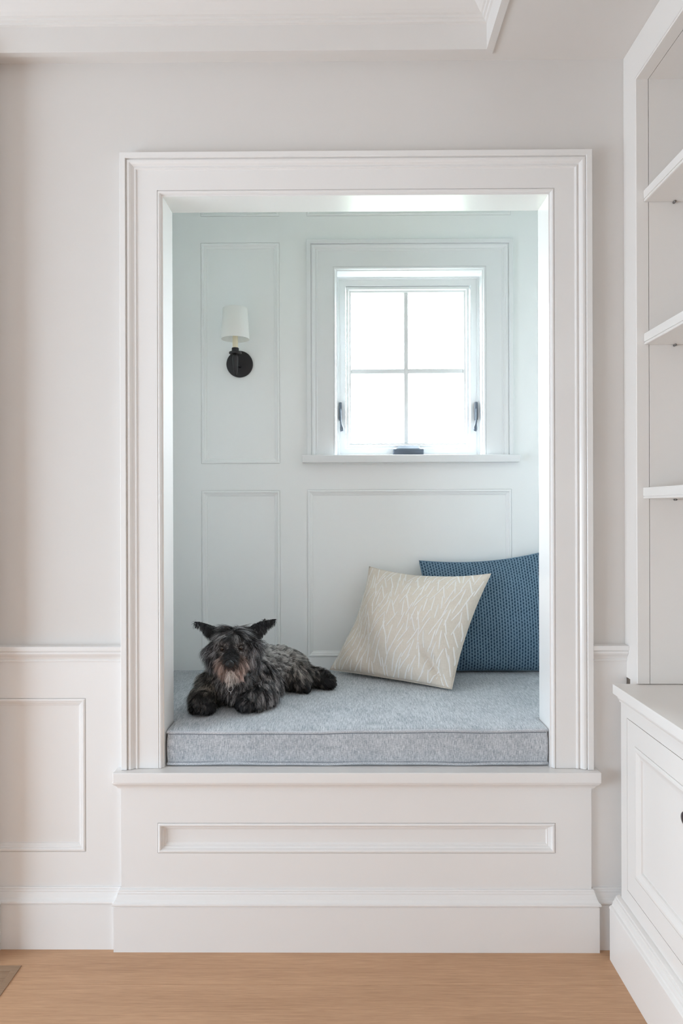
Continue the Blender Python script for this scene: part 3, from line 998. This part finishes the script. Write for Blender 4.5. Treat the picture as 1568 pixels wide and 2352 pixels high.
# stitched lines: raised cream strokes that follow the pillow face
bm = bmesh.new()
rs = random.Random(11)
NR, NC = 10, 19
for r in range(NR):
    for c in range(NC):
        u = -1.0 + 2.0 * (c + 0.5 + rs.uniform(-0.3, 0.3) + (0.5 if r % 2 else 0)) / NC
        v = -1.0 + 2.0 * (r + 0.5 + rs.uniform(-0.3, 0.3)) / NR
        ang = math.radians(rs.choice((70, 76, 82, 88, 100, 108, 116)) + rs.uniform(-4, 4))
        ln = rs.uniform(0.12, 0.165)
        du, dv = math.cos(ang) * ln, math.sin(ang) * ln
        px, pv = -math.sin(ang) * 0.0092, math.cos(ang) * 0.0092
        if max(abs(u), abs(v)) > 0.975: continue
        rows = []
        K = 7
        for k in range(K + 1):
            t = -1 + 2 * k / K
            uu, vv = max(-0.98, min(0.98, u + du * t)), max(-0.98, min(0.98, v + dv * t))
            w = 1.0 if 0 < k < K else 0.6
            rows.append([bm.verts.new(beige.at(uu - px * w, vv - pv * w, 1, 0.0002)), bm.verts.new(beige.at(uu, vv, 1, 0.0020)), bm.verts.new(beige.at(uu + px * w, vv + pv * w, 1, 0.0002))])
        for a, b in zip(rows[:-1], rows[1:]):
            for q in (0, 1):
                f = bm.faces.new([a[q], a[q + 1], b[q + 1], b[q]]); f.smooth = True
st = from_bm('stitched_lines', bm, M_STITCH, po)
st['kind'] = 'stuff'

# ------------------------------------------------------------------ dog
# Anatomy as chains of spheres (x, y, z, radius), fused into one skin; every chain also carries how its coat lies.
DZ = 0.6735     # cushion surface under the dog
# name, points, squash(x,y,z), coat length, flow direction, coat colours (dark, light, share of light hairs), droop
BLK = (0.012, 0.012, 0.014)
CH = [
    ('torso', [(-.372, .300, .765, .080), (-.335, .365, .766, .078), (-.285, .430, .762, .076), (-.232, .490, .744, .072), (-.205, .520, .730, .062)], (1, 1, 1), .019, (.6, .7, -.35), ((.075, .070, .067), (.50, .48, .46), .66), .35),
    ('chest', [(-.383, .262, .760, .074), (-.384, .238, .742, .060)], (1.05, 1, 1), .042, (-.05, -.35, -1), ((.030, .029, .031), (.46, .45, .46), .46), .7),
    ('neck', [(-.380, .275, .800, .070), (-.386, .245, .842, .066)], (1, 1, 1), .036, (.05, .1, -1), ((.034, .033, .035), (.50, .50, .52), .48), .7),
    ('skull', [(-.387, .236, .878, .061), (-.388, .220, .883, .057)], (1.08, 1, 1.0), .022, (0, .25, -.6), ((.028, .027, .028), (.46, .45, .46), .44), .5),
    ('brow', [(-.416, .186, .892, .017), (-.388, .184, .896, .015), (-.357, .186, .894, .017)], (1, 1, 1), .014, (0, -.7, -.6), ((.028, .026, .026), (.46, .44, .43), .50), .5),
    ('cheek_a', [(-.440, .220, .866, .034), (-.436, .212, .838, .034)], (1, 1, 1), .052, (-.10, -.02, -1), ((.022, .021, .023), (.44, .43, .45), .40), .9),
    ('cheek_b', [(-.333, .224, .870, .034), (-.336, .214, .840, .034)], (1, 1, 1), .052, (.10, -.02, -1), ((.022, .021, .023), (.44, .43, .45), .40), .9),
    ('muzzle', [(-.386, .190, .858, .034), (-.384, .160, .848, .027), (-.382, .136, .841, .022)], (1.05, 1, 1), .017, (0, .25, -.35), ((.010, .010, .011), (.075, .072, .072), .22), .4),
    ('lip_a', [(-.402, .172, .834, .024), (-.399, .150, .828, .020)], (1, 1, 1), .050, (-.50, -.25, -1), ((.28, .185, .155), (.82, .62, .55), .74), .8),
    ('lip_b', [(-.366, .172, .834, .024), (-.366, .150, .828, .020)], (1, 1, 1), .050, (.50, -.25, -1), ((.28, .185, .155), (.82, .62, .55), .74), .8),
    ('jaw', [(-.386, .190, .828, .028), (-.385, .160, .815, .020), (-.385, .150, .808, .014)], (1, 1, 1), .050, (0, -.2, -1), ((.34, .31, .295), (.82, .78, .75), .80), .8),
    ('ear_a', [(-.440, .238, .906, .026), (-.462, .238, .923, .021), (-.485, .236, .940, .013), (-.508, .235, .952, .007), (-.528, .234, .957, .003)], (1, .45, 1), .026, (-.30, -.05, -1), (BLK, (.15, .15, .16), .20), .8),
    ('ear_b', [(-.332, .240, .908, .028), (-.312, .240, .926, .025), (-.290, .238, .943, .017), (-.266, .237, .957, .009), (-.242, .236, .966, .004)], (1, .45, 1), .026, (.30, -.05, -1), (BLK, (.15, .15, .16), .20), .8),
    ('fore_a', [(-.440, .275, .748, .056), (-.470, .235, .722, .046), (-.480, .185, .712, .037), (-.478, .150, .708, .033)], (1.1, 1, 1), .042, (-.35, -.55, -.6), ((.030, .026, .022), (.37, .33, .285), .42), .8),
    ('paw_a', [(-.474, .135, .703, .031), (-.468, .118, .699, .027), (-.488, .122, .697, .022), (-.452, .126, .697, .022)], (1, 1, .95), .017, (0, -.7, -.5), (BLK, (.16, .15, .145), .26), .6),
    ('fore_b', [(-.318, .285, .752, .058), (-.280, .268, .724, .046), (-.288, .215, .712, .038), (-.312, .178, .706, .034)], (1.1, 1, 1), .042, (.25, -.45, -.6), ((.032, .030, .031), (.46, .43, .425), .46), .8),
    ('paw_b', [(-.328, .162, .702, .030), (-.336, .146, .699, .026), (-.350, .155, .697, .021), (-.316, .150, .697, .021)], (1, 1, .95), .017, (-.3, -.7, -.5), (BLK, (.19, .18, .18), .26), .6),
    ('thigh', [(-.222, .470, .738, .062), (-.196, .435, .728, .052), (-.180, .415, .718, .042)], (1, 1, 1), .040, (.35, -.25, -.8), ((.030, .027, .025), (.44, .40, .365), .48), .7),
    ('hind_a', [(-.190, .425, .712, .040), (-.170, .408, .706, .034), (-.160, .398, .702, .030)], (1, 1, 1), .024, (.3, -.6, -.5), (BLK, (.24, .22, .21), .28), .6),
    ('hind_b', [(-.195, .500, .722, .046), (-.150, .478, .712, .038), (-.112, .462, .706, .034), (-.085, .452, .704, .032)], (1, 1, 1), .028, (.6, -.3, -.4), ((.024, .021, .020), (.36, .325, .295), .38), .6),
    ('hind_b_foot', [(-.080, .446, .703, .031), (-.070, .440, .701, .028)], (1, 1, 1), .019, (.5, -.5, -.3), (BLK, (.20, .185, .175), .26), .6),
]
bm = bmesh.new()
SPH = []      # all spheres: position, radius, chain index
for ci, (nm, pts, sq, *_r) in enumerate(CH):
    for a, b in zip(pts[:-1], pts[1:]):
        n = max(2, int(math.dist(a[:3], b[:3]) / (0.25 * min(a[3], b[3]))))
        for k in range(n + 1):
            t = k / n
            c = [a[i] * (1 - t) + b[i] * t for i in range(4)]
            SPH.append((c[0], c[1], c[2], c[3], ci))
for x, y, z, r, ci in SPH:
    sq = CH[ci][2]
    bmesh.ops.create_icosphere(bm, subdivisions=2, radius=1.0,
                               matrix=Matrix.Translation((x, y, z)) @ Matrix.Diagonal((r * sq[0], r * sq[1], r * sq[2], 1)))
tmp_me = bpy.data.meshes.new('tmp')
bm.to_mesh(tmp_me); bm.free()
tmp = bpy.data.objects.new('tmp', tmp_me)
COL.objects.link(tmp)
rm = tmp.modifiers.new('remesh', 'REMESH'); rm.mode = 'VOXEL'; rm.voxel_size = 0.0042
sm = tmp.modifiers.new('smooth', 'SMOOTH'); sm.factor = 0.5; sm.iterations = 6
dg = bpy.context.evaluated_depsgraph_get()
body_me = bpy.data.meshes.new_from_object(tmp.evaluated_get(dg))
bpy.data.objects.remove(tmp)
bpy.data.meshes.remove(tmp_me)
body_me.name = 'dog'
for p in body_me.polygons: p.use_smooth = True
nv = len(body_me.vertices)
co = np.empty(nv * 3); body_me.vertices.foreach_get('co', co); co = co.reshape(-1, 3)
low = np.where(co[:, 2] < DZ + 0.012)[0]      # rests on the cushion's own surface
for i in low: co[i, 2] = max(co[i, 2], cush_top(co[i, 0], co[i, 1]) + 0.0004)
body_me.vertices.foreach_set('co', co.ravel())
body_me.update()
sph = np.array([(s[0], s[1], s[2], s[3]) for s in SPH]); sph_c = np.array([s[4] for s in SPH])
sq_arr = np.array([CH[i][2] for i in sph_c])


def coat_weights(P):
    """soft membership of surface points in the anatomical chains"""
    Wt = np.zeros((len(P), len(CH)))
    for a in range(0, len(P), 4000):
        q = P[a:a + 4000]
        d = (q[:, None, :] - sph[None, :, :3]) / sq_arr[None]
        d = np.sqrt((d ** 2).sum(2)) - sph[None, :, 3]
        for ci in range(len(CH)):
            Wt[a:a + 4000, ci] = np.exp(-np.maximum(d[:, sph_c == ci].min(1), 0) / 0.0045)
    return Wt / Wt.sum(1, keepdims=True)


dk = np.array([c[5][0] for c in CH]); lt = np.array([c[5][1] for c in CH]); sh_ = np.array([c[5][2] for c in CH])
ln_ = np.array([c[3] for c in CH]); fl_ = np.array([c[4] for c in CH], float); dr_ = np.array([c[6] for c in CH])
fl_ /= np.linalg.norm(fl_, axis=1, keepdims=True)

dog = link('dog', body_me, M_SKIN)
tag(dog, 'small shaggy black and grey terrier lying on the window seat cushion', 'dog')
wv = coat_weights(co)
vc = wv @ (dk * 0.8 + lt * 0.08)
ca = body_me.color_attributes.new('Col', 'FLOAT_COLOR', 'POINT')
ca.data.foreach_set('color', np.hstack([vc, np.ones((nv, 1))]).astype(np.float32).ravel())

# sample coat roots over the skin
body_me.calc_loop_triangles()
nt = len(body_me.loop_triangles)
tri = np.empty(nt * 3, np.int32); body_me.loop_triangles.foreach_get('vertices', tri); tri = tri.reshape(-1, 3)
vn = np.empty(nv * 3); body_me.vertices.foreach_get('normal', vn); vn = vn.reshape(-1, 3)
A, B_, C_ = co[tri[:, 0]], co[tri[:, 1]], co[tri[:, 2]]
area = np.linalg.norm(np.cross(B_ - A, C_ - A), axis=1) / 2
rng = np.random.default_rng(5)
NS = 88000
pick = rng.choice(nt, NS, p=area / area.sum())
r1, r2 = np.sqrt(rng.random(NS))[:, None], rng.random(NS)[:, None]
b0, b1, b2 = 1 - r1, r1 * (1 - r2), r1 * r2
root = A[pick] * b0 + B_[pick] * b1 + C_[pick] * b2
nrm = vn[tri[pick, 0]] * b0 + vn[tri[pick, 1]] * b1 + vn[tri[pick, 2]] * b2
nrm /= np.linalg.norm(nrm, axis=1, keepdims=True)
keep = root[:, 2] > DZ + 0.004
EYES = np.array([(-.4165, .1752, .8780), (-.3530, .1752, .8805)])
NOSE = np.array((-.3815, .1165, .8395))
for e in EYES: keep &= np.linalg.norm(root - e - np.array((0, 0.004, 0)), axis=1) > 0.0108
keep &= np.linalg.norm(root - NOSE, axis=1) > 0.015
root, nrm = root[keep], nrm[keep]
NS = len(root)
wt = coat_weights(root)
L = (wt @ ln_) * rng.uniform(0.55, 1.2, NS)
flow = wt @ fl_
# hairs around the eyes and on the bridge stay short and part sideways
for e in EYES:
    d = np.linalg.norm(root - e, axis=1)
    L *= np.clip(0.22 + 0.78 * (d - 0.012) / 0.034, 0.22, 1)
bridge = np.exp(-((root[:, 0] + 0.385) / 0.012) ** 2) * (root[:, 1] < 0.20) * (root[:, 2] > 0.835)
L *= 1 - 0.25 * bridge
# crown: hair parts down the middle of the skull and falls to both sides
top = np.clip((root[:, 2] - 0.895) / 0.03, 0, 1) * (np.abs(root[:, 0] + 0.387) < 0.05) * (root[:, 1] > 0.17)
flow[:, 0] += top * np.sign(root[:, 0] + 0.387) * 0.9
flow[:, 1] -= top * 0.55
L = L * (1 + 1.5 * top)
L *= np.where((root[:, 2] > 0.893) & (np.abs(root[:, 0] + 0.387) > 0.042) & (np.abs(root[:, 0] + 0.387) < 0.085) & (root[:, 1] > 0.2), 0.55, 1.0)
flow -= nrm * (flow * nrm).sum(1, keepdims=True) * 0.85
flow /= np.linalg.norm(flow, axis=1, keepdims=True) + 1e-6
droop = wt @ dr_
# wavy locks: neighbours share a swirl
ph = rng.random((6, 3)) * 6
fq = rng.uniform(35, 90, (6, 3))
sw = np.zeros((NS, 3))
for k in range(6):
    sw += np.sin(root @ fq[k][:, None] + ph[k][None, :])
sw /= 3.2
lift = rng.uniform(0.3, 0.8, NS)[:, None]
d0 = nrm * lift + flow * 0.9 + sw * 0.62 + rng.normal(0, 0.20, (NS, 3))


def keep_out(v, least):
    """hairs leave the skin: no step may run back into the body"""
    dn = (v * nrm).sum(1, keepdims=True)
    v = v + nrm * np.maximum(least - dn, 0)
    return v / np.linalg.norm(v, axis=1, keepdims=True)


d0 = keep_out(d0, 0.30)
K = 5
pts = np.zeros((NS, K + 1, 3)); pts[:, 0] = root - nrm * 0.001
d = d0.copy()
curl = np.cross(nrm, flow) * rng.normal(0, 0.40, (NS, 1)) + sw * 0.22
for k in range(K):
    pts[:, k + 1] = pts[:, k] + d * (L / K)[:, None]
    d = d + flow * 0.16 + np.array((0, 0, -1.0)) * (droop * 0.22)[:, None] + curl * (0.8 if k < 2 else -0.9)
    d = keep_out(d, (0.12, 0.05, 0.0, -0.06, -0.1)[k])
# gather hairs into locks
NCL = NS // 18
kd = kdtree.KDTree(NCL)
for i in range(NCL): kd.insert(root[i], i)
kd.balance()
own = np.array([kd.find(r)[1] for r in root])
off = pts - pts[:, :1]
for k in range(1, K + 1):
    w = 0.60 * (k / K)
    target = pts[own, k]
    pts[:, k] = pts[:, k] * (1 - w) + (target + (root - root[own]) * 0.35) * w
not_ear = wt[:, [i for i, c in enumerate(CH) if c[0].startswith('ear')]].sum(1) < 0.5
crown_ = (not_ear | (np.abs(root[:, 0] + 0.387) < 0.085)) & (root[:, 2] > 0.885)          # crown hair lies down instead of standing up
pts[crown_, :, 2] = np.minimum(pts[crown_, :, 2], root[crown_, 2][:, None] + 0.013 * np.linspace(0, 1, K + 1)[None, :] + 0.002)
near = np.where(pts[:, :, 2].min(1) < DZ + 0.012)[0]
for i in near:
    zc = cush_top(root[i, 0], root[i, 1]) + 0.0008 + 0.002 * rng.random()
    pts[i, :, 2] = np.maximum(pts[i, :, 2], zc)
# ribbons lying along the coat, tapering to the tip
tng = np.diff(pts, axis=1); tng = np.concatenate([tng, tng[:, -1:]], axis=1)
side = np.cross(tng, nrm[:, None, :]) + rng.normal(0, 0.25, (NS, 1, 3)) * np.linalg.norm(tng, axis=2, keepdims=True)
side /= np.linalg.norm(side, axis=2, keepdims=True) + 1e-9
wd = (rng.uniform(0.00045, 0.00085, NS))[:, None] * np.array([1.0, 1.0, 0.9, 0.75, 0.5, 0.12])[None, :]
vl = pts - side * wd[..., None]; vr = pts + side * wd[..., None]
verts = np.stack([vl, vr], axis=2).reshape(-1, 3)
base = (np.arange(NS) * (K + 1) * 2)[:, None]
quad = []
for k in range(K):
    quad.append(np.stack([base[:, 0] + 2 * k, base[:, 0] + 2 * k + 1, base[:, 0] + 2 * k + 3, base[:, 0] + 2 * k + 2], axis=1))
quad = np.stack(quad, axis=1).reshape(-1, 4)
fur_me = bpy.data.meshes.new('fur')
fur_me.vertices.add(len(verts)); fur_me.vertices.foreach_set('co', verts.astype(np.float32).ravel())
fur_me.loops.add(len(quad) * 4); fur_me.loops.foreach_set('vertex_index', quad.astype(np.int32).ravel())
fur_me.polygons.add(len(quad)); fur_me.polygons.foreach_set('loop_start', (np.arange(len(quad)) * 4).astype(np.int32))
fur_me.polygons.foreach_set('use_smooth', np.ones(len(quad), bool))
fur_me.update(calc_edges=True)
# colour: each lock is dark or grizzled, each hair varies
share = wt @ sh_
lock_u = rng.random(NS)[own]
mixv = np.clip((share[:, None] * 1.0 - (0.65 * lock_u + 0.35 * rng.random(NS))[:, None]) * 3.0 + 0.25, 0, 1)
hair = (wt @ dk) * (1 - mixv) + (wt @ lt) * mixv
hair *= rng.uniform(0.75, 1.25, (NS, 1))
# darker mask down the bridge and around the nose, pale arcs over the eyes
mask = np.clip(bridge + np.exp(-(np.linalg.norm((root - np.array((-.382, .15, .85))) / np.array((1.2, 2.0, 1.0)), axis=1) / 0.020) ** 2), 0, 1)[:, None]
hair = hair * (1 - 0.8 * mask) + np.array((.012, .012, .013)) * 0.8 * mask
for e in EYES:
    ring = np.exp(-((np.linalg.norm(root - e, axis=1) - 0.016) / 0.007) ** 2)[:, None] * 0.75
    hair = hair * (1 - ring) + np.array((.36, .345, .34)) * ring * rng.uniform(0.4, 1.2, (NS, 1))
colr = np.repeat(np.hstack([hair, np.ones((NS, 1))]), (K + 1) * 2, axis=0)
fa = fur_me.color_attributes.new('Col', 'FLOAT_COLOR', 'POINT')
fa.data.foreach_set('color', colr.astype(np.float32).ravel())
fur = link('fur', fur_me, M_FUR, dog)
fur['kind'] = 'stuff'
fur['label'] = 'shaggy black and grey coat with tan beard'


def ball(name, c, r, m, parent, sq=(1, 1, 1)):
    bm = bmesh.new()
    bmesh.ops.create_uvsphere(bm, u_segments=20, v_segments=14, radius=1, matrix=Matrix.Translation(c) @ Matrix.Diagonal((r * sq[0], r * sq[1], r * sq[2], 1)))
    return from_bm(name, bm, m, parent, smooth=True)


for e in EYES: ball('eye', e, 0.0090, M_EYE, dog)
bm = bmesh.new()
for dx, dy, dz, r in ((0, 0, 0, .0125), (-.007, -.002, -.002, .0085), (.007, -.002, -.002, .0085), (0, -.003, -.007, .007)):
    bmesh.ops.create_icosphere(bm, subdivisions=3, radius=r, matrix=Matrix.Translation((NOSE[0] + dx, NOSE[1] + dy, NOSE[2] + dz)))
no = from_bm('nose', bm, M_NOSE, dog, smooth=True)
rmn = no.modifiers.new('remesh', 'REMESH'); rmn.mode = 'VOXEL'; rmn.voxel_size = 0.0012; rmn.use_smooth_shade = True
# collar and tag ring
cc = Vector((-.384, .255, .815))
cpts = []
for i in range(36):
    a = 2 * math.pi * i / 36
    cpts.append((cc.x + .073 * math.cos(a), cc.y + .071 * math.sin(a), cc.z - 0.018 + .020 * math.sin(a)))
tube('collar', cpts, 0.006, M_COLLAR, dog, 8, closed=True, sq=(0.35, 1))
rp = [(-.386 + .0085 * math.cos(a), .152 + 0.002 * math.sin(a), .7475 + .0085 * math.sin(a)) for a in [2 * math.pi * i / 24 for i in range(24)]]
tg = tube('tag_ring', rp, 0.0011, M_STEEL, dog, 8, closed=True)
tube('tag_link', [(-.386, .153, .772), (-.386, .152, .7555)], 0.0011, M_STEEL, tg, 6)
tube('tag', [(-.3845, .151, .7392), (-.3842, .150, .727)], [0.0016, 0.0022], M_STEEL, tg, 8)
